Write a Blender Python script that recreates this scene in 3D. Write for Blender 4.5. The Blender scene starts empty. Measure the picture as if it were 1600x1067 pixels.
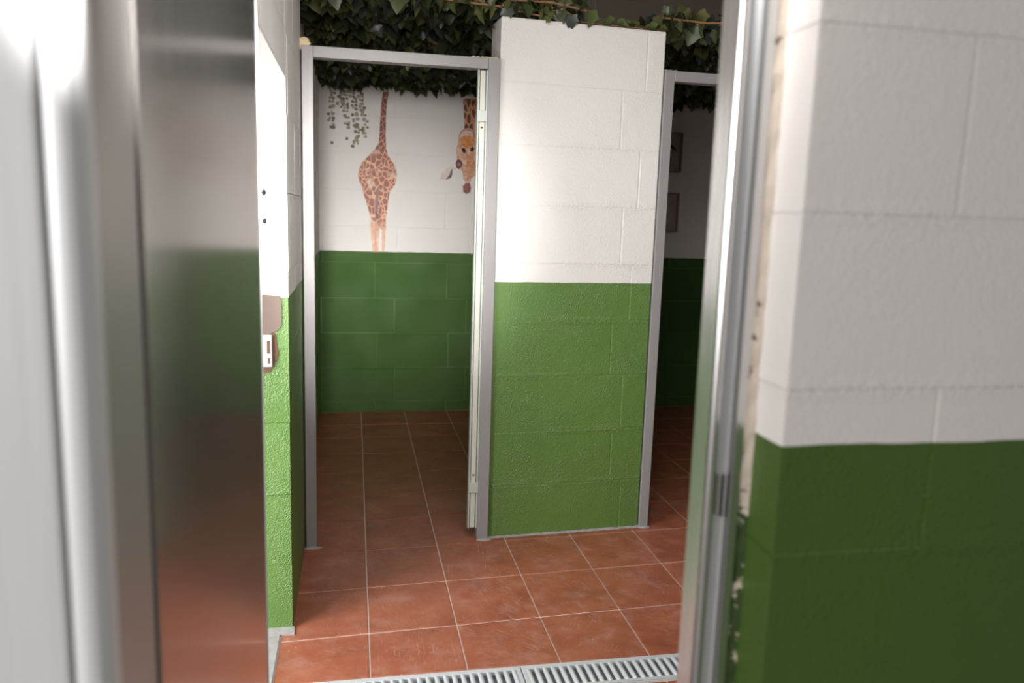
import bpy, bmesh, math, random
from mathutils import Vector, Matrix
random.seed(7)
SC = bpy.context.scene
COL = SC.collection
PI = math.pi

# ---------------------------------------------------------------- camera
cam_data = bpy.data.cameras.new('camera')
cam = bpy.data.objects.new('camera', cam_data)
COL.objects.link(cam)
rt = Vector((0.980967, -0.191652, 0.031183)); up = Vector((0.000104, 0.161115, 0.986936)); fw = Vector((0.194172, 0.968149, -0.158068))
cm = Matrix((( rt.x, up.x, -fw.x, 0), (rt.y, up.y, -fw.y, 0), (rt.z, up.z, -fw.z, 1.3797), (0, 0, 0, 1)))
cam.matrix_world = cm
cam_data.sensor_width = 36; cam_data.lens = 28.0
cam_data.clip_start = 0.05
cam_data.dof.use_dof = True
cam_data.dof.focus_distance = 2.9
cam_data.dof.aperture_fstop = 2.7
SC.camera = cam

# ---------------------------------------------------------------- world, lamps, exposure
world = bpy.data.worlds.new('world'); SC.world = world; world.use_nodes = True
bg = world.node_tree.nodes['Background']
bg.inputs['Color'].default_value = (1.0, 0.975, 0.955, 1)
bg.inputs['Strength'].default_value = 0.30
SC.view_settings.view_transform = 'Standard'; SC.view_settings.look = 'None'
SC.view_settings.gamma = 1; SC.view_settings.exposure = 0.0
SC.view_settings.use_curve_mapping = False

def area(name, loc, aim, sx, sy, power, col=(1, 1, 1), spread=180):
    l = bpy.data.lights.new(name, 'AREA'); l.shape = 'RECTANGLE'; l.size = sx; l.size_y = sy
    l.energy = power; l.color = col; l.spread = math.radians(spread)
    o = bpy.data.objects.new(name, l); COL.objects.link(o)
    o.location = loc
    d = Vector(aim) - Vector(loc)
    o.rotation_euler = d.to_track_quat('-Z', 'Y').to_euler()
    return o
area('added_pier_fill', (0.15, 0.93, 1.9), (0.8, 3.2, 0.5), 0.5, 0.30, 6, (1.0, 0.97, 0.94), 120)  # unseen fill added for pier and corridor; no transom window exists here
area('added_stall_fill', (-0.10, 0.35, 1.66), (0.14, 5.44, 1.05), 0.2, 0.22, 6.8, (1.0, 0.97, 0.94), 31)  # unseen lamp added above the view to brighten the left stall
area('added_overhead_fill', (0.5, 1.7, 2.94), (0.6, 2.5, 0), 1.3, 0.9, 36, (1.0, 0.98, 0.95))  # overhead fill added below the closed ceiling for floor and pier
area('added_reveal_fill', (-2.7, -0.75, 1.7), (0.5, 0.95, 1.0), 0.5, 1.4, 76, (1.0, 0.97, 0.95))  # unseen lamp added outside left to brighten the right reveal
area('side_doorway_daylight', (-1.6, 1.5, 1.15), (0.3, 2.6, 0.7), 1.2, 1.5, 115, (0.97, 0.98, 1.0))

# ---------------------------------------------------------------- material helpers
def mat(name, base=(0.8, 0.8, 0.8), rough=0.5, metal=0.0, spec=0.5):
    m = bpy.data.materials.new(name); m.use_nodes = True
    b = m.node_tree.nodes['Principled BSDF']
    b.inputs['Base Color'].default_value = (*base, 1); b.inputs['Roughness'].default_value = rough
    b.inputs['Metallic'].default_value = metal; b.inputs['Specular IOR Level'].default_value = spec
    return m
class NT:
    def __init__(s, m): s.t = m.node_tree; s.n = s.t.nodes; s.b = s.n['Principled BSDF']
    def new(s, ty, **k):
        n = s.n.new(ty)
        for a, v in k.items():
            if a[0] == '_': n.inputs[a[1:].replace('_', ' ')].default_value = v
            else: setattr(n, a, v)
        return n
    def l(s, a, b): s.t.links.new(a, b)
    def math(s, op, a, b=None, c=None, clamp=False):
        n = s.n.new('ShaderNodeMath'); n.operation = op; n.use_clamp = clamp
        for i, v in enumerate((a, b, c)):
            if v is None: continue
            if isinstance(v, (int, float)): n.inputs[i].default_value = v
            else: s.l(v, n.inputs[i])
        return n.outputs[0]
    def noise(s, vec, scale, detail=3, rough=0.5):
        n = s.n.new('ShaderNodeTexNoise'); n.inputs['Scale'].default_value = scale
        n.inputs['Detail'].default_value = detail; n.inputs['Roughness'].default_value = rough
        if vec is not None: s.l(vec, n.inputs['Vector'])
        return n.outputs[0]
    def mix(s, f, a, b):
        n = s.n.new('ShaderNodeMix'); n.data_type = 'RGBA'
        for sock, v in ((n.inputs[0], f), (n.inputs[6], a), (n.inputs[7], b)):
            if isinstance(v, (int, float)): sock.default_value = v
            elif isinstance(v, tuple): sock.default_value = (*v, 1)
            else: s.l(v, sock)
        return n.outputs[2]
    def ramp(s, f, stops):
        n = s.n.new('ShaderNodeValToRGB'); e = n.color_ramp.elements
        while len(e) < len(stops): e.new(0.5)
        for i, (p, c) in enumerate(stops): e[i].position = p; e[i].color = (*c, 1)
        s.l(f, n.inputs[0]); return n.outputs[0]
    def mapr(s, f, a, b, c=0.0, d=1.0):
        n = s.n.new('ShaderNodeMapRange'); s.l(f, n.inputs[0])
        for i, v in enumerate((a, b, c, d)): n.inputs[i + 1].default_value = v
        return n.outputs[0]
    def bump(s, h, strength=0.3, dist=0.002):
        n = s.n.new('ShaderNodeBump'); n.inputs['Strength'].default_value = strength; n.inputs['Distance'].default_value = dist
        s.l(h, n.inputs['Height']); s.l(n.outputs[0], s.b.inputs['Normal'])

GREEN_SHEEN = (0.115, 0.215, 0.045)  # lightened green: gloss sheen on pier and jamb is put into the colour
WHITE = (0.80, 0.765, 0.73)
def paint(name, green=GREEN_SHEEN, white=WHITE, ztop=99.0, course=0.2385, z0=-0.013, groughn=0.38, spec=0.7, relief=0.0065):
    m = mat(name); t = NT(m)
    geo = t.new('ShaderNodeNewGeometry'); P = geo.outputs['Position']
    sp = t.new('ShaderNodeSeparateXYZ'); t.l(P, sp.inputs[0]); z = sp.outputs[2]
    wob = t.mapr(t.noise(P, 9, 2), 0, 1, -0.004, 0.004)
    isw = t.math('GREATER_THAN', t.math('ADD', z, wob), 1.102)
    isg = t.math('GREATER_THAN', t.math('ADD', z, t.mapr(t.noise(P, 5, 3), 0, 1, -0.02, 0.02)), ztop)
    stain = t.mapr(t.noise(P, 2.2, 4, 0.6), 0.3, 0.75)
    wc = t.mix(stain, white, tuple(c * k for c, k in zip(white, (0.955, 0.965, 0.975))))
    gc = t.mix(stain, green, tuple(c * k for c, k in zip(green, (0.82, 0.88, 0.9))))
    c = t.mix(isw, gc, wc)
    c = t.mix(isg, c, (0.42, 0.36, 0.29))
    t.l(c, t.b.inputs['Base Color']); t.b.inputs['Specular IOR Level'].default_value = spec
    t.l(t.mapr(isw, 0, 1, groughn, 0.55), t.b.inputs['Roughness'])
    # rough paint relief, stronger near the mortar courses
    fr = t.math('FRACT', t.math('DIVIDE', t.math('SUBTRACT', z, z0), course))
    dist = t.math('ABSOLUTE', t.math('SUBTRACT', fr, 0.5))
    near = t.mapr(dist, 0.42, 0.5, 0.0, 1.0)
    patch = t.mapr(t.noise(P, 3.0, 2), 0.42, 0.62)
    fine = t.noise(P, 200, 2, 0.5)
    mid = t.noise(P, 75, 4, 0.7)
    a = t.math('MULTIPLY', fine, t.mapr(t.noise(P, 6, 2), 0.35, 0.7, 0.3, 1.0))
    b_ = t.math('MULTIPLY', mid, t.math('ADD', t.math('MULTIPLY', t.math('MULTIPLY', near, patch), 1.2), 0.35))
    t.bump(t.math('ADD', t.math('MULTIPLY', a, t.mapr(isw, 0, 1, 1.0, 0.45)), t.math('MULTIPLY', b_, t.mapr(isw, 0, 1, 1.0, 0.75))), 0.9, relief)
    return m
M_PAINT = paint('painted_block')
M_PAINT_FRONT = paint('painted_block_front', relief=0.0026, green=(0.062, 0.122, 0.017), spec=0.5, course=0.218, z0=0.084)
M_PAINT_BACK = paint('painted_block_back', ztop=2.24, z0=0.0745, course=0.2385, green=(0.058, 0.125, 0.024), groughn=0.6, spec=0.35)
M_MORTAR = paint('painted_mortar', white=(0.74, 0.71, 0.68))

def tile_mat():
    m = mat('terracotta_tile', spec=0.32); t = NT(m)
    geo = t.new('ShaderNodeNewGeometry'); P = geo.outputs['Position']
    oi = t.new('ShaderNodeObjectInfo'); r = oi.outputs['Random']
    off = t.new('ShaderNodeVectorMath', operation='ADD'); t.l(P, off.inputs[0])
    cmb = t.new('ShaderNodeCombineXYZ'); t.l(t.math('MULTIPLY', r, 40), cmb.inputs[0]); t.l(t.math('MULTIPLY', r, 23), cmb.inputs[2]); t.l(cmb.outputs[0], off.inputs[1])
    V = off.outputs[0]
    n1 = t.noise(V, 7, 5, 0.65)
    base = t.ramp(n1, [(0.25, (0.19, 0.058, 0.030)), (0.5, (0.30, 0.090, 0.046)), (0.75, (0.38, 0.145, 0.085))])
    base = t.mix(t.mapr(r, 0, 1, 0.0, 0.35), base, (0.30, 0.10, 0.055))
    mp = t.new('ShaderNodeMapping'); mp.inputs['Scale'].default_value = (6, 60, 1); mp.inputs['Rotation'].default_value = (0, 0, 0.0)
    vr = t.new('ShaderNodeVectorRotate', rotation_type='Z_AXIS'); t.l(V, vr.inputs['Vector']); t.l(t.math('MULTIPLY', r, 6.0), vr.inputs['Angle']); t.l(vr.outputs[0], mp.inputs[0])
    streak = t.mapr(t.noise(mp.outputs[0], 3.0, 5, 0.75), 0.56, 0.72)
    haze = t.mapr(t.noise(V, 11, 5, 0.7), 0.5, 0.85, 0, 0.45)
    d = t.math('ADD', t.math('MULTIPLY', t.math('MULTIPLY', streak, t.mapr(t.noise(V, 9, 2), 0.4, 0.65)), 1.0), haze, clamp=True)
    c = t.mix(t.math('MULTIPLY', d, 0.6), base, (0.60, 0.46, 0.43))
    spk = t.mapr(t.noise(P, 95, 1), 0.765, 0.79)
    c = t.mix(t.math('MULTIPLY', spk, 0.5), c, (0.75, 0.68, 0.6))
    t.l(c, t.b.inputs['Base Color'])
    t.l(t.mapr(d, 0, 1, 0.30, 0.5), t.b.inputs['Roughness'])
    t.bump(t.math('ADD', n1, t.math('MULTIPLY', t.noise(P, 60, 3), 0.3)), 0.25, 0.002)
    return m
M_TILE = tile_mat()
def speckled(name, base, rough=0.8, scale=60, amp=0.15, metal=0.0, bump=0.3, dist=0.002, detail=4):
    m = mat(name, base, rough, metal); t = NT(m)
    P = t.new('ShaderNodeNewGeometry').outputs['Position']
    n = t.noise(P, scale, detail, 0.6)
    t.l(t.mix(n, tuple(c * (1 - amp) for c in base), tuple(min(1, c * (1 + amp)) for c in base)), t.b.inputs['Base Color'])
    t.bump(n, bump, dist); return m
M_GROUT = speckled('grout', (0.62, 0.53, 0.47), 0.9, 40, 0.25)
M_CEMENT = speckled('cement', (0.33, 0.31, 0.30), 0.9, 30, 0.3, bump=0.8, dist=0.004)
M_CONCRETE = speckled('pavement_concrete', (0.42, 0.41, 0.39), 0.9, 25, 0.15)
M_CEIL = speckled('ceiling_board', (0.10, 0.085, 0.07), 0.9, 8, 0.2)
M_FOAM = speckled('expanding_foam', (0.72, 0.56, 0.36), 0.8, 80, 0.2, bump=0.8, dist=0.004)
M_FRAME = speckled('grey_painted_steel', (0.27, 0.26, 0.26), 0.42, 14, 0.05, bump=0.08)
M_CHAN = speckled('mint_painted_aluminium', (0.46, 0.50, 0.45), 0.4, 20, 0.04, bump=0.06)
M_CHANW = speckled('cream_painted_aluminium', (0.56, 0.56, 0.49), 0.4, 20, 0.04, bump=0.06)
M_DARK = mat('dark_void', (0.012, 0.010, 0.009), 0.8)
M_BROWN = speckled('broken_brick', (0.14, 0.07, 0.045), 0.9, 60, 0.4, bump=0.8, dist=0.004)
M_TAN = speckled('tan_plate', (0.15, 0.105, 0.085), 0.6, 30, 0.1)
M_GALV = speckled('galvanised_steel', (0.66, 0.68, 0.70), 0.34, 35, 0.12, metal=0.3, bump=0.1)
def brushed(name, base, rough, metal=1.0, vary=0.12, aniso=(60, 60, 1.2)):
    m = mat(name, base, rough, metal); t = NT(m)
    P = t.new('ShaderNodeNewGeometry').outputs['Position']
    mp = t.new('ShaderNodeMapping'); mp.inputs['Scale'].default_value = aniso; t.l(P, mp.inputs[0])
    n = t.noise(mp.outputs[0], 2.0, 4, 0.6)
    t.l(t.mix(n, tuple(c * (1 - vary) for c in base), tuple(min(1, c * (1 + vary)) for c in base)), t.b.inputs['Base Color'])
    t.l(t.mapr(n, 0.2, 0.8, rough * 0.85, rough * 1.2), t.b.inputs['Roughness'])
    return m
M_LEAF_DOOR = brushed('brushed_dark_sheet_metal', (0.46, 0.44, 0.42), 0.16, 0.85)
M_ALU = brushed('brushed_aluminium', (0.66, 0.655, 0.65), 0.28, 1.0, 0.08)
M_ALU_L = brushed('pale_aluminium', (0.78, 0.79, 0.80), 0.45, 0.25, 0.05)
M_CASING = brushed('brushed_grey_casing', (0.50, 0.48, 0.46), 0.4, 0.5, 0.08)

# ---------------------------------------------------------------- mesh helpers
class MB:
    def __init__(s): s.v = []; s.f = []; s.mi = []
    def add(s, vs, fs, mi=0):
        o = len(s.v); s.v += [tuple(v) for v in vs]; s.f += [tuple(i + o for i in f) for f in fs]; s.mi += [mi] * len(fs)
    def box(s, x0, x1, y0, y1, z0, z1, mi=0):
        s.add([(x0,y0,z0),(x1,y0,z0),(x1,y1,z0),(x0,y1,z0),(x0,y0,z1),(x1,y0,z1),(x1,y1,z1),(x0,y1,z1)],
              [(0,3,2,1),(4,5,6,7),(0,1,5,4),(1,2,6,5),(2,3,7,6),(3,0,4,7)], mi)
    def prism(s, pts, z0, z1, mi=0):           # closed plan outline (counter-clockwise), extruded up
        n = len(pts)
        s.add([(x, y, z0) for x, y in pts] + [(x, y, z1) for x, y in pts],
              [tuple(range(n - 1, -1, -1)), tuple(range(n, 2 * n))] + [(i, (i + 1) % n, n + (i + 1) % n, n + i) for i in range(n)], mi)
    def plate(s, pts, y, t=0.0015, mi=0):      # outline in X,Z standing on a wall whose face is at y, facing -Y
        n = len(pts)
        A = sum(pts[i][0] * pts[(i + 1) % n][1] - pts[(i + 1) % n][0] * pts[i][1] for i in range(n))
        if A < 0: pts = pts[::-1]
        s.add([(x, y - t, z) for x, z in pts] + [(x, y, z) for x, z in pts],
              [tuple(range(n))] + [(i, n + i, n + (i + 1) % n, (i + 1) % n) for i in range(n)], mi)
    def tube(s, pts, r, seg=6, mi=0):
        rings = []
        for i, p in enumerate(pts):
            p = Vector(p); a = Vector(pts[max(i - 1, 0)]); b = Vector(pts[min(i + 1, len(pts) - 1)])
            d = (b - a).normalized(); u = d.orthogonal().normalized(); w = d.cross(u)
            rr = r[i] if isinstance(r, (list, tuple)) else r
            rings.append([p + (u * math.cos(k * 2 * PI / seg) + w * math.sin(k * 2 * PI / seg)) * rr for k in range(seg)])
        vs = [v for rg in rings for v in rg]; fs = []
        for i in range(len(pts) - 1):
            for k in range(seg):
                fs.append((i * seg + k, i * seg + (k + 1) % seg, (i + 1) * seg + (k + 1) % seg, (i + 1) * seg + k))
        fs.append(tuple(range(seg - 1, -1, -1))); fs.append(tuple((len(pts) - 1) * seg + k for k in range(seg)))
        s.add(vs, fs, mi)
    def mesh(s, name, mats, smooth=False):
        me = bpy.data.meshes.new(name); me.from_pydata(s.v, [], s.f)
        for m in (mats if isinstance(mats, (list, tuple)) else [mats]): me.materials.append(m)
        if s.mi: me.polygons.foreach_set('material_index', s.mi)
        if smooth: me.polygons.foreach_set('use_smooth', [True] * len(me.polygons))
        me.update(); return me
    def build(s, name, mats, parent=None, smooth=False, bevel=0, **k):
        o = put(name, s.mesh(name, mats, smooth), parent, **k)
        if bevel:
            b = o.modifiers.new('bevel', 'BEVEL'); b.width = bevel; b.segments = 2; b.limit_method = 'ANGLE'; b.angle_limit = math.radians(40)
        return o
def put(name, me, parent=None, loc=None, rot=None):
    o = bpy.data.objects.new(name, me); COL.objects.link(o)
    if parent: o.parent = parent
    if loc: o.location = loc
    if rot: o.rotation_euler = rot
    return o
def empty(name, loc=(0, 0, 0), rz=0):
    o = bpy.data.objects.new(name, None); COL.objects.link(o); o.location = loc; o.rotation_euler = (0, 0, rz); return o
def tag(o, label, cat, group=None, kind=None):
    o['label'] = label; o['category'] = cat
    if group: o['group'] = group
    if kind: o['kind'] = kind
    return o

# ---------------------------------------------------------------- concrete block walls
BLK = {}
def block_mesh(l, h, t, m, wob):
    soft = m.name == 'painted_block_front'
    key = (round(l, 3), round(h, 3), round(t, 3), m.name, wob)
    if key in BLK: return BLK[key]
    rnd = random.Random(hash((key[0], key[1], wob)) & 0xffff)
    c, d = (0.003, 0.0004) if soft else (0.004, 0.0014)
    rings = []
    for y, ins in ((0, c), (d, 0), (t - d, 0), (t, c)):
        j = lambda: rnd.uniform(-0.0012, 0.0012)
        rings.append([(-l/2 + ins + j()*(ins > 0), y, -h/2 + ins + j()*(ins > 0)), (l/2 - ins + j()*(ins > 0), y, -h/2 + ins + j()*(ins > 0)),
                      (l/2 - ins + j()*(ins > 0), y, h/2 - ins + j()*(ins > 0)), (-l/2 + ins + j()*(ins > 0), y, h/2 - ins + j()*(ins > 0))])
    v = [p for r in rings for p in r]; f = [(0, 1, 2, 3), (15, 14, 13, 12)]
    for r in range(3):
        for k in range(4):
            a = r * 4 + k; b = r * 4 + (k + 1) % 4
            f.append((a, a + 4, b + 4, b))
    me = bpy.data.meshes.new('block'); me.from_pydata(v, [], f); me.materials.append(m); me.update()
    BLK[key] = me; return me
def block_wall(name, loc, rz, rects, T, label, m=M_PAINT, course=0.2385, z0=-0.013, blen=0.488, phase=0.0, stag=None):
    """local x along the wall, y into it, front facing -y; each rect x0,x1,z0,z1"""
    mb = MB(); e = 0.0022
    for x0, x1, a, b in rects: mb.box(x0 + e, x1 - e, 0.0013, T - 0.0013, a, b - e)
    root = mb.build(name, M_MORTAR, None, loc=loc, rot=(0, 0, rz))
    tag(root, label, 'wall', kind='structure')
    g = 0.0009; rr = random.Random(len(name) * 31 + int(loc[0] * 10))
    for x0, x1, a, b in rects:
        k = 0
        n0 = int(math.floor((a - z0) / course)) - 1
        for n in range(n0, n0 + 40):
            za = max(a, z0 + n * course); zb = min(b, z0 + (n + 1) * course)
            if zb - za < 0.012: continue
            sh = phase + ((blen / 2 if stag is None else stag) if n % 2 else 0) + rr.uniform(-0.02, 0.02)
            i0 = int(math.floor((x0 - sh) / blen))
            for i in range(i0, i0 + 30):
                xa = max(x0, sh + i * blen); xb = min(x1, sh + (i + 1) * blen)
                if xb - xa < 0.02:
                    continue
                if x1 - xb < 0.02: xb = x1
                if xa - x0 < 0.02: xa = x0
                la = xa + (g if xa > x0 else 0); lb = xb - (g if xb < x1 else 0)
                me = block_mesh(round(lb - la, 3), round(zb - za - 2 * g, 3), T, m, rr.randint(0, 3))
                put('block', me, root, ((la + lb) / 2, rr.uniform(-0.0007, 0.0007), (za + zb) / 2))
                if xb >= x1: break
    return root
ART={
 'body': [(0.184, 2.136), (0.176, 2.092), (0.169, 2.023), (0.165, 1.953), (0.162, 1.884), (0.157, 1.814), (0.13, 1.767), (0.085, 1.72), (0.05, 1.684), (0.03, 1.638), (0.025, 1.597), (0.033, 1.558), (0.047, 1.528), (0.06, 1.478), (0.081, 1.417), (0.098, 1.357), (0.108, 1.306), (0.101, 1.275), (0.107, 1.244), (0.112, 1.192), (0.117, 1.141), (0.119, 1.099), (0.161, 1.1), (0.158, 1.142), (0.163, 1.245), (0.171, 1.259), (0.181, 1.246), (0.181, 1.184), (0.181, 1.1), (0.198, 1.101), (0.202, 1.143), (0.204, 1.226), (0.209, 1.267), (0.207, 1.308), (0.214, 1.381), (0.224, 1.453), (0.23, 1.499), (0.249, 1.52), (0.269, 1.556), (0.279, 1.613), (0.268, 1.658), (0.247, 1.697), (0.217, 1.736), (0.206, 1.776), (0.202, 1.856), (0.203, 1.955), (0.205, 2.025), (0.212, 2.094), (0.222, 2.139)] ,
 'shade': [(0.144, 1.511), (0.157, 1.532), (0.159, 1.471), (0.153, 1.389), (0.149, 1.317), (0.139, 1.306), (0.135, 1.388), (0.139, 1.45)] ,
 'gap': [(0.133, 1.265), (0.141, 1.265), (0.144, 1.1), (0.136, 1.099)] ,
 'neck': [(0.707, 2.125), (0.801, 2.13), (0.8, 2.03), (0.79, 1.97), (0.794, 1.917), (0.72, 1.913), (0.718, 1.986), (0.714, 2.052)] ,
 'face': [(0.744, 1.936), (0.717, 1.93), (0.693, 1.909), (0.682, 1.878), (0.678, 1.825), (0.668, 1.798), (0.674, 1.758), (0.676, 1.718), (0.684, 1.679), (0.714, 1.646), (0.72, 1.606), (0.738, 1.576), (0.766, 1.577), (0.776, 1.608), (0.803, 1.629), (0.819, 1.671), (0.824, 1.725), (0.823, 1.792), (0.812, 1.818), (0.804, 1.884), (0.789, 1.917), (0.765, 1.933)] ,
 'ear': [(0.562, 1.593), (0.578, 1.641), (0.605, 1.665), (0.643, 1.689), (0.677, 1.672), (0.647, 1.654), (0.641, 1.616), (0.607, 1.594)] ,
 'earin': [(0.6, 1.591), (0.627, 1.626), (0.633, 1.65), (0.645, 1.667), (0.646, 1.63), (0.637, 1.606)] ,
 'lip': [(0.693, 1.892), (0.705, 1.911), (0.73, 1.926), (0.761, 1.923), (0.783, 1.903), (0.787, 1.877), (0.745, 1.887), (0.697, 1.873)] ,
 'muz': [(0.694, 1.866), (0.714, 1.883), (0.745, 1.889), (0.776, 1.88), (0.791, 1.857), (0.784, 1.827), (0.761, 1.809), (0.726, 1.807), (0.698, 1.823)] ,
 'mid': [(0.734, 1.761), (0.765, 1.762), (0.794, 1.723), (0.799, 1.656), (0.772, 1.628), (0.736, 1.661), (0.742, 1.708)] ,
 'nost': [(0.704, 1.803), (0.719, 1.806), (0.733, 1.794), (0.734, 1.78), (0.72, 1.772), (0.707, 1.783)] ,
 'nost2': [(0.764, 1.806), (0.78, 1.817), (0.79, 1.804), (0.785, 1.787), (0.772, 1.781), (0.763, 1.789)] ,
 'eye': [(0.67, 1.718), (0.683, 1.732), (0.7, 1.726), (0.712, 1.707), (0.707, 1.683), (0.688, 1.662), (0.672, 1.675), (0.667, 1.698)] ,
 'iris': [(0.677, 1.705), (0.688, 1.714), (0.699, 1.705), (0.698, 1.689), (0.687, 1.684), (0.676, 1.69)] ,
 'horn': [(0.718, 1.555), (0.738, 1.576), (0.766, 1.577), (0.774, 1.547), (0.771, 1.52), (0.747, 1.504), (0.722, 1.515)] ,
 'vines': [[(-0.141, 2.184), (-0.139, 2.1), (-0.144, 2.023), (-0.149, 1.942), (-0.131, 1.88)], [(-0.103, 2.191), (-0.094, 2.125), (-0.097, 2.066), (-0.098, 2.012)], [(-0.049, 2.195), (-0.053, 2.105), (-0.058, 2.028), (-0.047, 1.966), (-0.049, 1.884)], [(-0.008, 2.193), (-0.01, 2.107), (0.001, 2.018), (0.011, 1.928), (0.024, 1.86), (-0.003, 1.772)], [(0.033, 2.186), (0.036, 2.105), (0.052, 2.021), (0.075, 1.931), (0.061, 1.837)], [(-0.067, 2.189), (-0.081, 2.112), (-0.081, 2.036)]] ,
 'dots': [(-0.143, 1.8), (-0.048, 1.83)] }
# ================================================================ THE SETTING
# ground outside
mb = MB(); mb.box(-6, 6, -6, 0.70, -0.12, -0.02); mb.box(-6, -0.46, 0.70, 6.2, -0.12, -0.02)
tag(mb.build('ground', M_CONCRETE), 'grey concrete pavement outside the tiled building', 'ground', kind='structure')
# floor bed (two slabs either side of the drain), tiles on top
mb = MB(); mb.box(-0.46, 2.8, 0.70, 2.088, -0.12, -0.0035); mb.box(-0.46, 2.8, 2.214, 5.75, -0.12, -0.0035)
floor = tag(mb.build('floor', M_GROUT), 'worn terracotta tiled floor with pale grout joints', 'floor', kind='structure')
rowsY = [2.2215, 2.5002, 2.8302, 3.1602, 3.4902, 3.8202, 4.1502, 4.4802, 4.8102, 5.101, 5.425, 5.75]
colsX = [0.0465 + 0.2936 * k for k in range(-1, 10)]
def warp(x, y):
    w = 1.0 if 2.3 < y < 3.6 else (0.0 if y <= 2.3 else max(0.0, 1 - (y - 3.6) / 1.2))
    return y + w * 0.052 * (x - 0.45) if x > -0.3 else y
TH = 0.012
def tile(c):
    # c: four corners counter-clockwise
    g = 0.0022; gy = 0.0036; cx = sum(p[0] for p in c) / 4; cy = sum(p[1] for p in c) / 4
    q = []
    for x, y in c: q.append((x - cx - math.copysign(g, x - cx), y - cy - math.copysign(gy, y - cy)))
    ch = 0.0016; dz = random.uniform(-0.0004, 0.0004)
    lo = [(x, y, -TH) for x, y in q]; mi = [(x, y, -0.0012 + dz) for x, y in q]
    hi = [(x - math.copysign(ch, x), y - math.copysign(ch, y), dz) for x, y in q]
    v = lo + mi + hi; f = [(3, 2, 1, 0), (8, 9, 10, 11)]
    for r in range(2):
        for k in range(4):
            a = r * 4 + k; b = r * 4 + (k + 1) % 4; f.append((a, b, b + 4, a + 4))
    me = bpy.data.meshes.new('tile'); me.from_pydata(v, [], f); me.materials.append(M_TILE); me.update()
    put('tile', me, floor, (cx, cy, 0))
def clipx(xa, xb): return max(xa, -0.235), min(xb, 2.53)
for j in range(len(rowsY) - 1):
    for i in range(len(colsX) - 1):
        xa, xb = clipx(colsX[i], colsX[i + 1])
        if xb - xa < 0.03: continue
        ya, yb = rowsY[j], rowsY[j + 1]
        tile([(xa, warp(xa, ya)), (xb, warp(xb, ya)), (xb, warp(xb, yb)), (xa, warp(xa, yb))])
ys = [2.081 - 0.33 * k for k in range(0, 5)]
for j in range(4):
    for i in range(len(colsX) - 1):
        xa, xb = clipx(colsX[i], colsX[i + 1])
        if xb - xa < 0.03: continue
        tile([(xa, ys[j + 1]), (xb, ys[j + 1]), (xb, ys[j]), (xa, ys[j])])
# cement threshold of the side doorway
mb = MB(); mb.box(-0.44, -0.238, 1.74, 2.53, -0.02, 0.004)
mb.build('threshold', M_CEMENT, floor)
mb = MB(); mb.prism([(-0.29, 2.505), (-0.192, 2.50), (-0.196, 2.548), (-0.29, 2.55)], -0.01, 0.006)
mb.build('cement_patch', M_CEMENT, floor)

# ceiling
mb = MB(); mb.box(-0.5, 2.85, 0.86, 5.75, 2.96, 3.1)
tag(mb.build('ceiling', M_CEIL), 'dark ceiling high above the stalls', 'ceiling', kind='structure')

# back wall of the stalls
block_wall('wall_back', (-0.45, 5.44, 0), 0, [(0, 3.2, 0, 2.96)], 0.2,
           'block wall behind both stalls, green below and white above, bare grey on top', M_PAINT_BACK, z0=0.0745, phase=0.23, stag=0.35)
# middle pier between the stalls
pier_rot = math.atan2(0.045, 0.70)
block_wall('wall_middle', (0.562, 3.207, 0), pier_rot, [(0, 0.697, 0.004, 2.139)], 0.16,
           'free-standing block pier between the two stall doorways, green below and white above', blen=0.64, phase=0.60, stag=-0.07)
# partition behind the pier
block_wall('wall_partition', (0.93, 5.44, 0), -PI/2, [(0, 2.04, 0, 2.139)], 0.12,
           'partition wall behind the middle pier, separating the stalls', phase=0.1)
# left wall: corridor part from the jamb to the stall frame, then inside the stall
block_wall('wall_left', (-0.2, 2.546, 0), PI/2, [(0, 0.70, 0, 2.96)], 0.2,
           'left block wall between the side doorway and the left stall', phase=0.3)
block_wall('wall_left_stall', (-0.225, 3.247, 0), PI/2, [(0, 2.193, 0, 2.96)], 0.175,
           'left block wall inside the giraffe stall', phase=0.12)
block_wall('wall_left_lintel', (-0.2, 1.74, 0), PI/2, [(0, 0.806, 1.758, 2.96)], 0.2,
           'white block lintel over the side doorway on the left', phase=0.3)
block_wall('wall_left_near', (-0.262, 0.88, 0), PI/2, [(0, 0.86, 0, 2.96)], 0.14,
           'left wall behind the open metal door', phase=0.2)
# front wall with the entrance doorway
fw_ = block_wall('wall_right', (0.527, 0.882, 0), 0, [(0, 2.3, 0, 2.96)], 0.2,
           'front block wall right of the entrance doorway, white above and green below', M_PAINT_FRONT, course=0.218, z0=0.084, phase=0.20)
block_wall('wall_front', (-1.6, 0.882, 0), 0, [(0, 1.336, 0, 2.96)], 0.2,
           'front block wall left of the entrance, behind the metal casing', phase=0.1)
block_wall('wall_front_stall', (2.02, 3.30, 0), 0, [(0, 0.51, 0, 2.139)], 0.16,
           'block wall right of the right stall doorway', phase=0.1)
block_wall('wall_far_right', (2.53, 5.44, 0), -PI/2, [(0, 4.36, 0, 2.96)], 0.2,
           'right side wall of the right stall, green below and white above', phase=0.2, m=M_PAINT_BACK, z0=0.0745)

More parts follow.
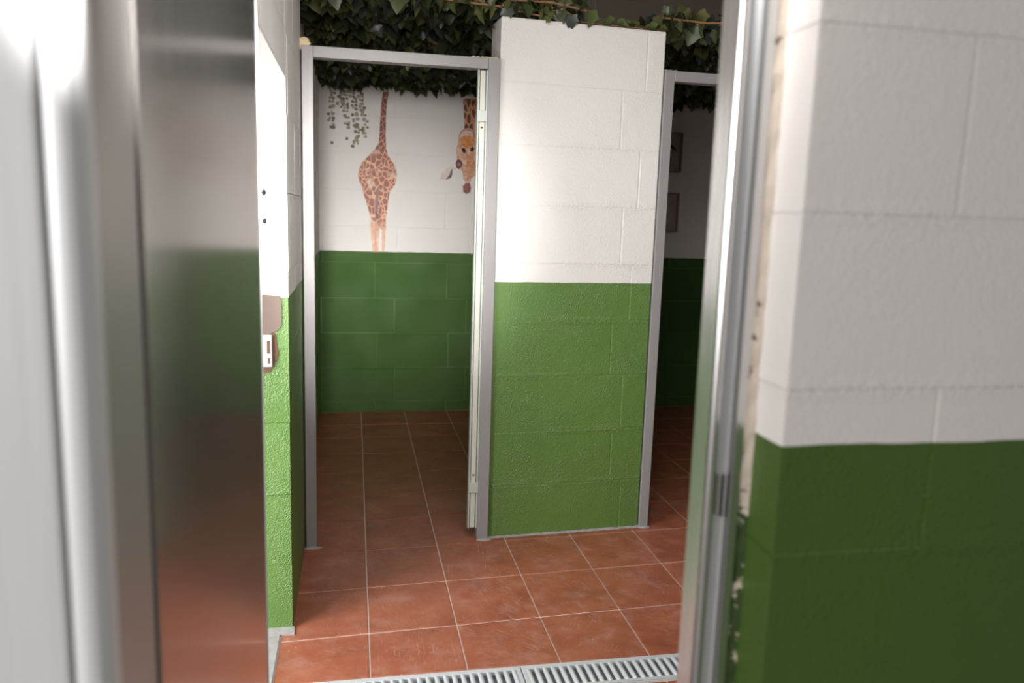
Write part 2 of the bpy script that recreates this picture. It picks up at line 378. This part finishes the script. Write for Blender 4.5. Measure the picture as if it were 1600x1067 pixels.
# parts on the left jamb, facing the camera: strike box, broken edge, tan plate, drill holes
wl = bpy.data.objects['wall_left']
def on_left(name, mbx, m, **k):
    o = mbx.build(name, m, None, **k)
    o.parent = wl; o.matrix_parent_inverse = Matrix.Translation((-0.2, 2.546, 0)).inverted() if False else (Matrix.Translation((-0.2, 2.546, 0)) @ Matrix.Rotation(PI/2, 4, 'Z')).inverted()
    return o
YJ = 2.546
mb = MB(); mb.plate([(-0.29, 0.995), (-0.256, 1.0), (-0.240, 0.985), (-0.236, 0.95), (-0.233, 0.925), (-0.236, 0.905), (-0.243, 0.90), (-0.25, 0.88), (-0.262, 0.865), (-0.29, 0.865)], YJ, 0.0025)
on_left('broken_edge', mb, M_BROWN)
mb = MB(); mb.box(-0.30, -0.251, YJ - 0.012, YJ, 0.885, 0.986); on_left('strike_box', mb, M_GALV, bevel=0.002)
mb = MB(); mb.box(-0.266, -0.257, YJ - 0.0135, YJ - 0.011, 0.928, 0.968); mb.box(-0.264, -0.258, YJ - 0.0135, YJ - 0.011, 0.896, 0.913)
on_left('latch_slot', mb, M_BROWN)
mb = MB(); mb.plate([(-0.30, 1.112), (-0.225, 1.107), (-0.222, 1.09), (-0.222, 1.02), (-0.226, 1.008), (-0.236, 0.998), (-0.25, 0.993), (-0.262, 0.985), (-0.30, 0.985)], YJ, 0.004)
on_left('tan_plate', mb, M_TAN)
for z, dx in ((1.421, 0), (1.335, 0.001)):
    mb = MB(); mb.plate([(-0.268 + dx + 0.0055 * math.cos(a) * (1.2 if a > 3 else 1), z + 0.0085 * math.sin(a)) for a in [k * PI / 4 for k in range(8)]], YJ, 0.0012)
    on_left('drill_hole', mb, M_DARK)

# mortar skirt under the middle pier and along the right-hand frame
wm = bpy.data.objects['wall_middle']
def mortar_strip(parent, x0, x1, y0, y1, h, n, name='mortar_bead', m=M_CEMENT, seed=1):
    r = random.Random(seed); mb = MB(); vs = []; 
    for i in range(n + 1):
        x = x0 + (x1 - x0) * i / n; hh = h * r.uniform(0.4, 1.2); dd = r.uniform(0.6, 1.15)
        vs += [(x, y0, 0.0), (x, y0 + (y1 - y0) * (1 - dd), 0.0), (x, y0 + (y1 - y0) * 0.5, hh * 0.7), (x, y1, hh)]
    fs = []
    for i in range(n):
        a = i * 4
        fs += [(a + 1, a + 5, a + 6, a + 2), (a + 2, a + 6, a + 7, a + 3)]
    mb.add(vs, fs); return mb.build(name, m, parent, smooth=True)
mortar_strip(wm, -0.02, 0.72, -0.016, 0.002, 0.006, 60)

# ================================================================ ENTRANCE DOOR (front, seen close up)
door = tag(empty('door_1', (-0.2, 0.8, 0)), 'open dark reflective metal door with pale aluminium frame, close on the left', 'door', kind='structure')
def world_part(o, root):
    o.parent = root; o.matrix_parent_inverse = root.matrix_world.inverted() if False else (Matrix.Translation(root.location) @ root.rotation_euler.to_matrix().to_4x4()).inverted()
    return o
mb = MB(); a = Vector((-0.1975, 0.822)); b = Vector((-0.1845, 1.665)); n = Vector((-(b - a).y, (b - a).x)).normalized() * 0.04
mb.prism([tuple(a), tuple(b), tuple(b + n), tuple(a + n)], 0.012, 2.04)
world_part(mb.build('door_leaf', M_LEAF_DOOR, bevel=0.001), door)
mb = MB(); d = (b - a).normalized() * 0.004; c2 = b + d
mb.prism([tuple(b + Vector((0.0015, 0))), tuple(c2 + Vector((0.0015, 0))), tuple(c2 + n), tuple(b + n)], 0.012, 2.04)
world_part(mb.build('edge_strip', M_ALU_L), door)
for z in (0.35, 1.75):
    mb = MB(); mb.tube([(-0.192, 0.816, z - 0.05), (-0.192, 0.816, z + 0.05)], 0.006, 10)
    world_part(mb.build('hinge', M_ALU, smooth=True), door)

# left frame: return, rounded front bead, broad pale casing
fl = tag(empty('trim_1', (-0.22, 0.7, 0)), 'blurred pale aluminium frame post and casing at the far left', 'door frame', kind='structure')
mb = MB(); mb.box(-0.262, -0.2005, 0.655, 0.815, 0.0, 2.1)
world_part(mb.build('frame_return', M_CASING, bevel=0.002), fl)
mb = MB(); pts = []
for k in range(9):
    t = PI + k * PI / 8; pts.append((-0.2065 + 0.0155 * math.cos(t), 0.650 + 0.012 * math.sin(t)))
pts += [(-0.191, 0.664), (-0.222, 0.664)]
mb.prism(pts, 0.0, 2.1)
world_part(mb.build('front_bead', M_ALU_L, bevel=0.0015), fl)
mb = MB(); mb.box(-0.62, -0.223, 0.640, 0.66, 0.0, 2.1)
world_part(mb.build('casing', M_ALU_L, bevel=0.002), fl)

# right frame profile, extruded full height
fr = tag(empty('trim_2', (0.5, 0.97, 0)), 'brushed aluminium door frame with strike slot, right side of the entrance', 'door frame', kind='structure')
def frame_piece(name, pts, m, z1=2.1, bevel=0.001, z0=0.0): 
    mb = MB(); mb.prism(pts, z0, z1); return world_part(mb.build(name, m, bevel=bevel), fr)
frame_piece('outer_stile', [(0.500, 0.9555), (0.5135, 0.9555), (0.5135, 1.01), (0.500, 1.01)], M_ALU)
frame_piece('web', [(0.4865, 0.978), (0.500, 0.970), (0.500, 1.01), (0.4865, 1.01)], M_ALU_L)
frame_piece('groove_lip', [(0.480, 0.990), (0.4865, 0.990), (0.4865, 1.01), (0.480, 1.01)], M_CASING)
mb = MB(); mb.prism([(0.4735 + 0.0075 * math.cos(k * PI / 6), 0.965 + 0.0075 * math.sin(k * PI / 6)) for k in range(12)], 0, 2.1)
world_part(mb.build('inner_bead', M_ALU, smooth=False), fr)
mb = MB(); mb.box(0.466, 0.4815, 0.965, 1.01, 0, 2.1)
world_part(mb.build('stop', M_ALU), fr)
mb = MB(); mb.box(0.4880, 0.4955, 0.9715, 0.9765, 0.978, 1.035)
world_part(mb.build('strike_slot', M_CASING, bevel=0.001), fr)
mb = MB(); mb.box(0.4955, 0.4968, 0.9690, 0.9745, 0.976, 1.037)
world_part(mb.build('slot_edge', M_DARK), fr)
# ragged mortar between frame and wall
r = random.Random(4); mb = MB(); N = 90; vs = []
for i in range(N + 1):
    z = 2.1 * i / N; j = r.uniform(-0.002, 0.002); k2 = r.uniform(-0.0015, 0.0015)
    vs += [(0.5125, 0.9575 + k2, z), (0.520 + j, 0.956 + k2, z), (0.527, 0.952 + j, z), (0.527, 1.01, z), (0.5125, 1.01, z)]
fs = []
for i in range(N):
    for k in range(5):
        a0 = i * 5 + k; b0 = i * 5 + (k + 1) % 5; fs.append((a0, b0, b0 + 5, a0 + 5))
mb.add(vs, fs); M_BEAD = mat('sand_mortar', rough=0.85); t_ = NT(M_BEAD); P_ = t_.new('ShaderNodeNewGeometry').outputs['Position']
sp_ = t_.new('ShaderNodeSeparateXYZ'); t_.l(P_, sp_.inputs[0]); nz = t_.noise(P_, 55, 4, 0.7)
pit = t_.mapr(t_.noise(P_, 38, 2), 0.66, 0.70); sand = t_.mix(pit, t_.mix(nz, (0.46, 0.39, 0.32), (0.66, 0.58, 0.50)), (0.12, 0.08, 0.06))
grn = t_.mix(t_.mapr(nz, 0.56, 0.60), (0.03, 0.055, 0.012), (0.48, 0.42, 0.32))
t_.l(t_.mix(t_.math('GREATER_THAN', t_.math('ADD', sp_.outputs[2], t_.mapr(nz, 0, 1, -0.1, 0.1)), 0.98), grn, sand), t_.b.inputs['Base Color']); t_.bump(nz, 0.7, 0.004)
world_part(mb.build('mortar_bead', M_BEAD), fr)
# head of the entrance frame
mb = MB(); mb.box(-0.262, 0.527, 0.93, 1.01, 2.06, 2.12)
tag(mb.build('trim_3', M_ALU, bevel=0.002), 'aluminium head rail over the entrance doorway', 'door frame', kind='structure')

# ================================================================ STALL DOOR FRAMES
def rim(root, x0, x1, zt, y, w=0.042, dp=0.055):
    mb = MB(); mb.box(x0, x0 + w, y, y + dp, 0.002, zt); world_part(mb.build('post', M_FRAME, bevel=0.0025), root)
    mb = MB(); mb.box(x1 - w - 0.006, x1, y, y + dp, 0.002, zt); world_part(mb.build('post', M_FRAME, bevel=0.0025), root)
    mb = MB(); mb.box(x0 + w, x1 - w - 0.006, y, y + dp, zt - w, zt); world_part(mb.build('head_rail', M_FRAME, bevel=0.0025), root)
def lump(name, m, parent, c, s, seed=0, sub=3):
    bm = bmesh.new(); bmesh.ops.create_icosphere(bm, subdivisions=sub, radius=1)
    r = random.Random(seed); ph = [r.uniform(0, 6) for _ in range(6)]
    for v in bm.verts:
        p = v.co.copy(); k = 1 + 0.16 * math.sin(5 * p.x + ph[0]) * math.cos(4 * p.y + ph[1]) + 0.12 * math.sin(9 * p.z + ph[2] + 4 * p.x)
        v.co = Vector((p.x * s[0] * k, p.y * s[1] * k, p.z * s[2] * k)) + Vector(c)
    me = bpy.data.meshes.new(name); bm.to_mesh(me); bm.free(); me.materials.append(m)
    me.polygons.foreach_set('use_smooth', [True] * len(me.polygons))
    return world_part(put(name, me), parent)
f1 = tag(empty('stall_door_frame', (-0.2, 3.19, 0)), 'grey steel door frame of the left stall, giraffe pictures visible through it', 'door frame')
rim(f1, -0.193, 0.560, 1.975, 3.187)
# aluminium channel standing inside the right post
ch = MB(); X0, X1, YC = 0.4735, 0.5125, 3.196
ch.box(X0, X0 + 0.006, YC, YC + 0.03, 0.05, 1.932); ch.box(X1 - 0.006, X1, YC, YC + 0.03, 0.05, 1.932); ch.box(X0 + 0.004, X1 - 0.004, YC + 0.016, YC + 0.026, 0.05, 1.932)
world_part(ch.build('aluminium_channel', M_CHAN, bevel=0.0008), f1)
ch = MB(); ch.box(X0 + 0.0095, X1 - 0.0095, YC + 0.004, YC + 0.018, 0.052, 1.930)
world_part(ch.build('channel_core', M_CHANW, bevel=0.0012), f1)
for z in (1.755, 0.232):
    ch = MB(); ch.box(X0 - 0.001, X1 + 0.001, YC - 0.005, YC + 0.006, z - 0.022, z + 0.022)
    br = world_part(ch.build('bracket', M_CHAN, bevel=0.001), f1)
    ch = MB(); ch.prism([(0.003 * math.cos(k * PI / 4), 0.003 * math.sin(k * PI / 4)) for k in range(8)], 0, 0.0015)
    sc = ch.build('screw', M_GALV); sc.parent = br; sc.matrix_parent_inverse = br.matrix_parent_inverse; sc.location = ((X0 + X1) / 2 - 0.002, YC - 0.005, z + 0.002); sc.rotation_euler = (PI / 2, 0, 0)
for z in (1.712, 0.285):
    ch = MB(); zc = z
    pts = [(0.493 + 0.0055 * math.cos(k * PI / 6), zc + 0.0042 * math.sin(k * PI / 6)) for k in range(12)]
    ch.plate(pts, YC + 0.004, 0.0008); world_part(ch.build('slot', M_BROWN), f1)
lump('expanding_foam', M_FOAM, f1, (-0.188, 3.215, 1.985), (0.026, 0.02, 0.022), 1)
for k in range(6): lump('expanding_foam', M_FOAM, f1, (0.455 + 0.018 * k, 3.215, 1.977), (0.013, 0.016, 0.006), 5 + k, 2)
lump('mortar_dab', M_CEMENT, f1, (-0.165, 3.185, 0.0), (0.035, 0.016, 0.007), 12, 2)
lump('mortar_dab', M_CEMENT, f1, (0.545, 3.190, 0.0), (0.036, 0.018, 0.007), 13, 2)
f2 = tag(empty('stall_door_frame', (1.27, 3.245, 0)), 'grey steel door frame of the dark right stall, beside the middle pier', 'door frame')
rim(f2, 1.262, 2.02, 1.985, 3.243)
lump('mortar_dab', M_CEMENT, f2, (1.285, 3.240, 0.0), (0.03, 0.016, 0.006), 14, 2)
for k in range(3): lump('mortar_dab', M_CEMENT, f2, (1.272 + 0.02 * k, 3.265, 1.987), (0.012, 0.014, 0.005), 25 + k, 2)

# ================================================================ DRAIN
def grate(x0, x1, label):
    y0, y1 = 2.090, 2.212; root = tag(empty('drain_grate', ((x0 + x1) / 2, 2.151, 0)), label, 'drain grate', 'galvanised drain grates')
    mb = MB(); mb.box(x0, x1, y0, y0 + 0.014, -0.012, 0.002); mb.box(x0, x1, y1 - 0.014, y1, -0.012, 0.002)
    mb.box(x0, x0 + 0.016, y0 + 0.014, y1 - 0.014, -0.012, 0.002); mb.box(x1 - 0.016, x1, y0 + 0.014, y1 - 0.014, -0.012, 0.002)
    world_part(mb.build('rim', M_GALV, bevel=0.0015), root)
    p = 0.0258; n = int((x1 - x0 - 0.04) / p)
    for i in range(n + 1):
        x = x0 + 0.02 + (x1 - x0 - 0.04) * i / n
        o = put('bar', BAR); o.location = (x, 2.151, 0); world_part(o, root)
mb = MB(); nx = 6; prof = []
for k in range(nx + 1):
    t = PI * k / nx; prof.append((-0.0078 * math.cos(t), -0.004 + 0.0085 * math.sin(t)))
ysb = [-0.049, -0.044, 0.044, 0.049]; vs = []; fs = []
for yi, y in enumerate(ysb):
    s_ = 0.55 if yi in (0, 3) else 1
    for x, z in prof: vs.append((x * (0.9 if s_ < 1 else 1), y, -0.004 + (z + 0.004) * s_))
m_ = len(prof)
for i in range(3):
    for k in range(m_ - 1): a0 = i * m_ + k; fs.append((a0, a0 + m_, a0 + m_ + 1, a0 + 1))
fs += [tuple(range(m_)), tuple(3 * m_ + k for k in range(m_ - 1, -1, -1))]
mb.add(vs, [tuple(reversed(f)) for f in fs]); BAR = mb.mesh('bar', M_GALV, True)
grate(-0.486, 0.500, 'galvanised slotted drain grate at the bottom edge, left of the grate joint')
grate(0.504, 1.49, 'galvanised slotted drain grate nearer the aluminium frame, right of the grate joint')
mb = MB(); mb.box(-0.5, 2.53, 2.084, 2.089, -0.11, 0.0); mb.box(-0.5, 2.53, 2.213, 2.2175, -0.11, 0.0); mb.box(-0.5, 2.53, 2.084, 2.2175, -0.12, -0.105)
tag(mb.build('drain_channel', M_GALV), 'dark floor channel under the slotted drain grates', 'drain', kind='structure')

# ================================================================ WALL STICKERS IN THE LEFT STALL
YB = 5.4385
def giraffe_mat():
    m = mat('giraffe_coat', rough=0.5); t = NT(m)
    P = t.new('ShaderNodeNewGeometry').outputs['Position']
    n = t.new('ShaderNodeVectorMath', operation='MULTIPLY'); t.l(P, n.inputs[0]); n.inputs[1].default_value = (1.15, 0, 0.8)
    wn = t.new('ShaderNodeTexNoise'); wn.inputs['Scale'].default_value = 30; t.l(n.outputs[0], wn.inputs['Vector'])
    ad = t.new('ShaderNodeVectorMath', operation='MULTIPLY_ADD'); t.l(wn.outputs['Color'], ad.inputs[0]); ad.inputs[1].default_value = (0.02, 0, 0.02); t.l(n.outputs[0], ad.inputs[2])
    vo = t.new('ShaderNodeTexVoronoi', feature='DISTANCE_TO_EDGE'); vo.inputs['Scale'].default_value = 30; t.l(ad.outputs[0], vo.inputs['Vector'])
    sp = t.new('ShaderNodeSeparateXYZ'); t.l(P, sp.inputs[0]); z = sp.outputs[2]
    thr = t.mapr(z, 1.75, 1.95, 0.075, 0.05)
    patch = t.math('GREATER_THAN', vo.outputs['Distance'], thr)
    leg = t.mapr(z, 1.22, 1.32)                         # pale lower legs
    n2 = t.noise(P, 26, 3, 0.6)
    high = t.mapr(z, 1.70, 1.85)
    pc = t.mix(high, t.mix(n2, (0.20, 0.035, 0.018), (0.38, 0.11, 0.05)), (0.12, 0.018, 0.012))
    gc = t.mix(high, t.mix(n2, (0.66, 0.26, 0.12), (0.80, 0.50, 0.33)), (0.62, 0.18, 0.08))
    c = t.mix(patch, gc, pc)
    low = t.mix(n2, (0.58, 0.26, 0.15), (0.78, 0.54, 0.38))
    c = t.mix(leg, low, c)
    belly = t.mapr(t.noise(P, 14, 2), 0.56, 0.66, 0, 0.5)
    c = t.mix(t.math('MULTIPLY', belly, t.math('SUBTRACT', 1.0, high)), c, (0.83, 0.62, 0.46))
    t.l(c, t.b.inputs['Base Color']); return m
def flat(name, a, b, scale=40, rough=0.5):
    m = mat(name, a, rough); t = NT(m); P = t.new('ShaderNodeNewGeometry').outputs['Position']
    t.l(t.mix(t.mapr(t.noise(P, scale, 3, 0.6), 0.35, 0.65), a, b), t.b.inputs['Base Color']); return m
def neck_mat():
    m = mat('giraffe_neck_print', rough=0.5); t = NT(m)
    P = t.new('ShaderNodeNewGeometry').outputs['Position']
    n = t.new('ShaderNodeVectorMath', operation='MULTIPLY'); t.l(P, n.inputs[0]); n.inputs[1].default_value = (1.5, 0, 0.62)
    vo = t.new('ShaderNodeTexVoronoi', feature='DISTANCE_TO_EDGE'); vo.inputs['Scale'].default_value = 28; t.l(n.outputs[0], vo.inputs['Vector'])
    p = t.math('GREATER_THAN', vo.outputs['Distance'], 0.11)
    t.l(t.mix(p, (0.72, 0.30, 0.12), (0.11, 0.025, 0.02)), t.b.inputs['Base Color']); return m
g1 = MB(); g1.plate(ART['body'], YB, 0.0012)
gir = g1.build('giraffe_wall_sticker', giraffe_mat())
tag(gir, 'tall orange giraffe body sticker standing on the green paint line in the left stall', 'wall sticker')
mb = MB(); mb.plate(ART['shade'], YB - 0.0013, 0.0006); mb.build('leg_shadow_print', flat('purple_print', (0.09, 0.05, 0.08), (0.25, 0.12, 0.12)), gir)
mb = MB(); mb.plate(ART['gap'], YB - 0.0013, 0.0006); mb.build('inner_leg_print', flat('inner_leg', (0.55, 0.22, 0.13), (0.68, 0.36, 0.24)), gir)
hd = empty('giraffe_head_sticker', (0.7, YB, 1.8)); tag(hd, 'upside-down giraffe head sticker hanging from the ivy beside the aluminium channel', 'wall sticker')
L = [('neck', 'neck', neck_mat(), 0), ('ear', 'ear', flat('ear_print', (0.75, 0.66, 0.6), (0.62, 0.5, 0.44)), 0.0006), ('earin', 'ear_stripe', flat('ear_dark', (0.04, 0.03, 0.03), (0.15, 0.09, 0.07)), 0.0012),
     ('face', 'face', flat('face_print', (0.74, 0.48, 0.33), (0.50, 0.20, 0.10), 45), 0.0012), ('mid', 'muzzle_bridge', flat('bridge_print', (0.48, 0.16, 0.06), (0.68, 0.34, 0.16), 60), 0.0018),
     ('lip', 'lower_lip', flat('lip_print', (0.80, 0.62, 0.56), (0.70, 0.35, 0.28)), 0.0018), ('muz', 'muzzle', flat('muzzle_print', (0.78, 0.34, 0.06), (0.55, 0.14, 0.03), 70), 0.0024),
     ('nost', 'nostril', M_DARK, 0.003), ('nost2', 'nostril', M_DARK, 0.003), ('eye', 'eye', flat('eye_print', (0.03, 0.012, 0.012), (0.08, 0.02, 0.02)), 0.0024), ('iris', 'iris', flat('iris_print', (0.30, 0.04, 0.03), (0.5, 0.15, 0.12), 120), 0.003),
     ('horn', 'horn', flat('horn_print', (0.10, 0.02, 0.02), (0.35, 0.10, 0.08), 80), 0.0024)]
for k, nm, m, dy in L:
    mb = MB(); mb.plate(ART[k], YB - dy, 0.0009); world_part(mb.build(nm, m), hd)
# dark outline round the muzzle lip
mb = MB(); outl = [(x, YB - 0.0022, z) for x, z in ART['lip'][:6]]; mb.tube(outl, 0.0022, 4); world_part(mb.build('lip_outline', flat('lip_line', (0.25, 0.03, 0.03), (0.35, 0.05, 0.04))), hd)
# printed vine
vn = MB(); r = random.Random(12)
def disc(x, z, rad, mi):
    k = 8; ph = r.uniform(0, 1); vn.plate([(x + rad * math.cos(ph + 2 * PI * i / k), z + rad * 0.92 * math.sin(ph + 2 * PI * i / k)) for i in range(k)], YB - 0.0002 - r.uniform(0, 0.0006), 0.0008, mi)
for st in ART['vines']:
    vn.tube([(x, YB - 0.0004, z) for x, z in st], 0.0012, 4, 0)
    for (xa, za), (xb, zb) in zip(st, st[1:]):
        n = max(2, int(math.hypot(xb - xa, zb - za) / 0.0165))
        for i in range(n):
            t = (i + r.random() * 0.6) / n
            for sd in ((-1, 1) if r.random() < 0.6 else (r.choice((-1, 1)),)):
                disc(xa + (xb - xa) * t + sd * r.uniform(0.004, 0.017), za + (zb - za) * t + r.uniform(-0.004, 0.004), r.uniform(0.008, 0.0135), r.randint(0, 2))
for x, z in ART['dots']: disc(x, z, 0.011, 1)
tag(vn.build('vine_wall_sticker', [mat('vine_a', (0.26, 0.225, 0.15), 0.6), mat('vine_b', (0.16, 0.15, 0.10), 0.6), mat('vine_c', (0.34, 0.29, 0.21), 0.6)]),
    'printed hanging vine sticker with small round grey-green leaves, left of the giraffe body', 'wall sticker')

# ================================================================ SHALLOW BOX FRAMES IN THE RIGHT STALL
M_PF = speckled('brown_frame', (0.30, 0.245, 0.215), 0.6, 30, 0.1)
M_PP = flat('niche_back', (0.46, 0.39, 0.36), (0.36, 0.30, 0.28), 12)
def niche(loc, rz, w, h, label, beak=False):  # projecting box frames stand in for recessed wall niches
    root = tag(empty('niche_box', loc, rz), label, 'niche', 'niches in the right stall')
    t = 0.010; dp = 0.03; mb = MB()
    mb.box(-w/2, w/2, -dp, 0, h/2 - t, h/2); mb.box(-w/2, w/2, -dp, 0, -h/2, -h/2 + t)
    mb.box(-w/2, -w/2 + t, -dp, 0, -h/2 + t, h/2 - t); mb.box(w/2 - t, w/2, -dp, 0, -h/2 + t, h/2 - t)
    mb.build('frame', M_PF, root, bevel=0.001)
    mb = MB(); mb.box(-w/2 + t, w/2 - t, -0.006, 0, -h/2 + t, h/2 - t); pr = mb.build('print', M_PP, root)
    if beak:
        mb = MB(); mb.plate([(-0.01, 0.055), (0.01, 0.062), (0.03, 0.058), (0.06, 0.035), (0.085, 0.0), (0.06, 0.018), (0.035, 0.030), (0.01, 0.025), (-0.01, 0.012)], -0.006, 0.001)
        mb.build('dark_motif', M_DARK, pr)
niche((2.155, 5.4385, 1.842), 0, 0.22, 0.275, 'brown picture with dark curved motif, upper on the right stall back wall', True)
niche((2.155, 5.4385, 1.427), 0, 0.22, 0.270, 'plain brown picture, lower on the right stall back wall')
niche((2.5285, 4.78, 1.80), -PI/2, 0.22, 0.275, 'sliver of brown picture, upper on the right stall side wall')
niche((2.5285, 4.78, 1.40), -PI/2, 0.22, 0.270, 'sliver of brown picture, lower on the right stall side wall')

# ================================================================ IVY CANOPIES
def leaf_mat(name, a, b, rough=0.38):
    m = mat(name, a, rough); t = NT(m); P = t.new('ShaderNodeNewGeometry').outputs['Position']
    oi = t.new('ShaderNodeObjectInfo')
    f = t.math('ADD', t.math('MULTIPLY', t.noise(P, 12, 2), 0.8), t.math('MULTIPLY', oi.outputs['Random'], 0.4), clamp=True)
    t.l(t.mix(t.mapr(f, 0.25, 0.85), a, b), t.b.inputs['Base Color']); return m
ML = [leaf_mat('ivy_leaf_dark', (0.034, 0.048, 0.020), (0.072, 0.088, 0.036)), leaf_mat('ivy_leaf_mid', (0.070, 0.082, 0.028), (0.14, 0.145, 0.055)), leaf_mat('ivy_leaf_blue', (0.028, 0.036, 0.030), (0.060, 0.070, 0.058), 0.3),
      leaf_mat('ivy_leaf_light', (0.09, 0.12, 0.035), (0.15, 0.18, 0.065))]
M_TWIG = speckled('ivy_twig', (0.34, 0.17, 0.085), 0.7, 40, 0.3)
outline = [(0, 0), (0.20, -0.12), (0.44, -0.12), (0.44, 0.12), (0.58, 0.38), (0.36, 0.48), (0.27, 0.68), (0, 0.95), (-0.27, 0.68), (-0.36, 0.48), (-0.58, 0.38), (-0.44, 0.12), (-0.44, -0.12), (-0.20, -0.12)]
def leaf_geo(s, fold, droop):
    vs = [(x * s, y * s, abs(x) * fold * s - droop * y * y * s) for x, y in outline] + [(0, 0.38 * s, -droop * 0.14 * s)]
    c = len(outline); fs = [(i, (i + 1) % c, c) for i in range(c)]
    return vs, fs
LM = []
for k in range(4):
    for f_, d_ in ((0.35, 0.25), (0.15, 0.5), (0.5, 0.1)):
        vs, fs = leaf_geo(0.064, f_, d_); mb = MB(); mb.add(vs, fs); LM.append((k, mb.mesh('leaf', ML[k], True)))
def rot_for(r, steep):
    # leaf tips point down and out, blades face every way
    return Matrix.Rotation(r.uniform(0, 2 * PI), 4, 'Z') @ Matrix.Rotation(-r.uniform(*steep), 4, 'X') @ Matrix.Rotation(r.uniform(-1.2, 1.2), 4, 'Y')
def canopy(name, x0, x1, y0, y1, n, label, seed, zb=2.150, zt=2.235):
    r = random.Random(seed); root = tag(empty(name, ((x0 + x1) / 2, (y0 + y1) / 2, zb)), label, 'ivy')
    # twigs lattice carrying the leaves, ends resting on the walls
    mb = MB()
    for i in range(11):
        x = x0 + (x1 - x0) * (i + 0.5) / 11; pts = [(x + r.uniform(-.02, .02), y0 + (y1 - y0) * k / 7, (zb + zt) / 2 + r.uniform(-.012, .012)) for k in range(8)]
        mb.tube(pts, 0.0035, 5)
    for i in range(9):
        y = y0 + (y1 - y0) * i / 8; pts = [(x0 + (x1 - x0) * k / 7, y + r.uniform(-.02, .02), (zb + zt) / 2 + r.uniform(-.012, .014)) for k in range(8)]
        mb.tube(pts, 0.004, 5)
    world_part(mb.build('twig_lattice', M_TWIG), root)['kind'] = 'stuff'
    L_ = []
    for i in range(n):
        y = y0 + (y1 - y0) * r.random() ** 1.0; x = r.uniform(x0 + 0.01, x1 - 0.01)
        u = r.random(); z = zb + 0.02 + (zt - zb) * u
        edge = y > y1 - 0.12 or y < y0 + 0.08
        k = r.choices((0, 1, 2, 3), (50, 28, 17, 5 if u < 0.7 else 9))[0]
        L_.append((x, y, z, k, r.uniform(0.75, 1.3), r.randint(0, 2), rot_for(r, (-0.8, 2.2) if not edge else (0.6, 1.9))))
    L_.sort(key=lambda q: q[1])
    bulk = MB()
    for i, (x, y, z, k, s, v, R) in enumerate(L_):
        M = Matrix.Translation((x, y, z)) @ R @ Matrix.Scale(s, 4)
        me = LM[k * 3 + v][1]
        if i < 280:
            o = put('leaf', me); world_part(o, root); o.matrix_basis = M
        else:
            bulk.add([M @ q.co for q in me.vertices], [tuple(p.vertices) for p in me.polygons], k)
    b = bulk.build('leaves', ML, smooth=True); b['kind'] = 'stuff'; world_part(b, root)
    return root
c1 = canopy('ivy_canopy', -0.215, 0.93, 3.22, 5.40, 3600, 'dense artificial ivy canopy over the left stall, sprigs trailing along the white pier top', 3)
c2 = canopy('ivy_canopy', 1.26, 2.50, 3.29, 5.40, 2400, 'dark artificial ivy canopy over the right stall, partly behind the aluminium frame', 5)
# stray sprigs lying on the pier top
sp = c1
mb = MB(); r = random.Random(2)
mb.tube([(0.50, 3.25, 2.19), (0.60, 3.24, 2.17), (0.74, 3.25, 2.158), (0.92, 3.27, 2.152), (1.08, 3.28, 2.150), (1.27, 3.31, 2.155)], 0.004, 6)
mb.tube([(0.06, 3.24, 2.185), (0.2, 3.22, 2.20), (0.38, 3.235, 2.185), (0.56, 3.24, 2.18), (0.66, 3.26, 2.165)], 0.0045, 6)
mb.tube([(0.9, 3.27, 2.152), (0.85, 3.24, 2.17), (0.80, 3.215, 2.185)], 0.003, 5)
world_part(mb.build('twig', M_TWIG, smooth=True), sp)
for x, y, z, k, s, rz, rx, ry in [
    (0.585, 3.215, 2.165, 2, 1.1, 2.9, -1.3, 0.2), (0.60, 3.22, 2.19, 1, 1.1, 0.7, -0.6, 0.3), (0.645, 3.23, 2.165, 3, 1.2, 4.6, -0.3, 0.5), (0.665, 3.215, 2.185, 0, 1.0, 3.5, -1.0, 0),
    (0.705, 3.22, 2.185, 1, 1.0, 1.0, 0.9, 0.1), (0.73, 3.235, 2.17, 0, 1.1, 5.2, -0.2, 0.6), (0.765, 3.24, 2.165, 1, 0.9, 4.4, -0.2, -0.5),
    (0.842, 3.213, 2.16, 2, 1.15, 3.25, -1.45, 0.15), (0.86, 3.225, 2.185, 2, 1.3, 5.4, 0.7, 0.2), (0.875, 3.24, 2.17, 0, 1.0, 0.4, 0.3, 0.8),
    (1.02, 3.255, 2.158, 3, 1.1, 1.7, 0.2, 0.6), (1.05, 3.26, 2.16, 3, 1.0, 4.9, 0.1, -0.5), (1.10, 3.265, 2.158, 3, 1.0, 1.4, 0.1, 0.4), (1.13, 3.27, 2.165, 3, 0.9, 0.1, 1.0, 0.2),
    (1.215, 3.265, 2.155, 3, 1.05, 1.2, 0.3, 0.5), (1.235, 3.27, 2.155, 3, 0.8, 5.0, 0.3, -0.4)]:
    o = put('leaf', LM[k * 3 + 1][1]); world_part(o, sp)
    o.matrix_basis = Matrix.Translation((x, y, z)) @ Matrix.Rotation(rz, 4, 'Z') @ Matrix.Rotation(rx, 4, 'X') @ Matrix.Rotation(ry, 4, 'Y') @ Matrix.Scale(s * 0.75, 4)
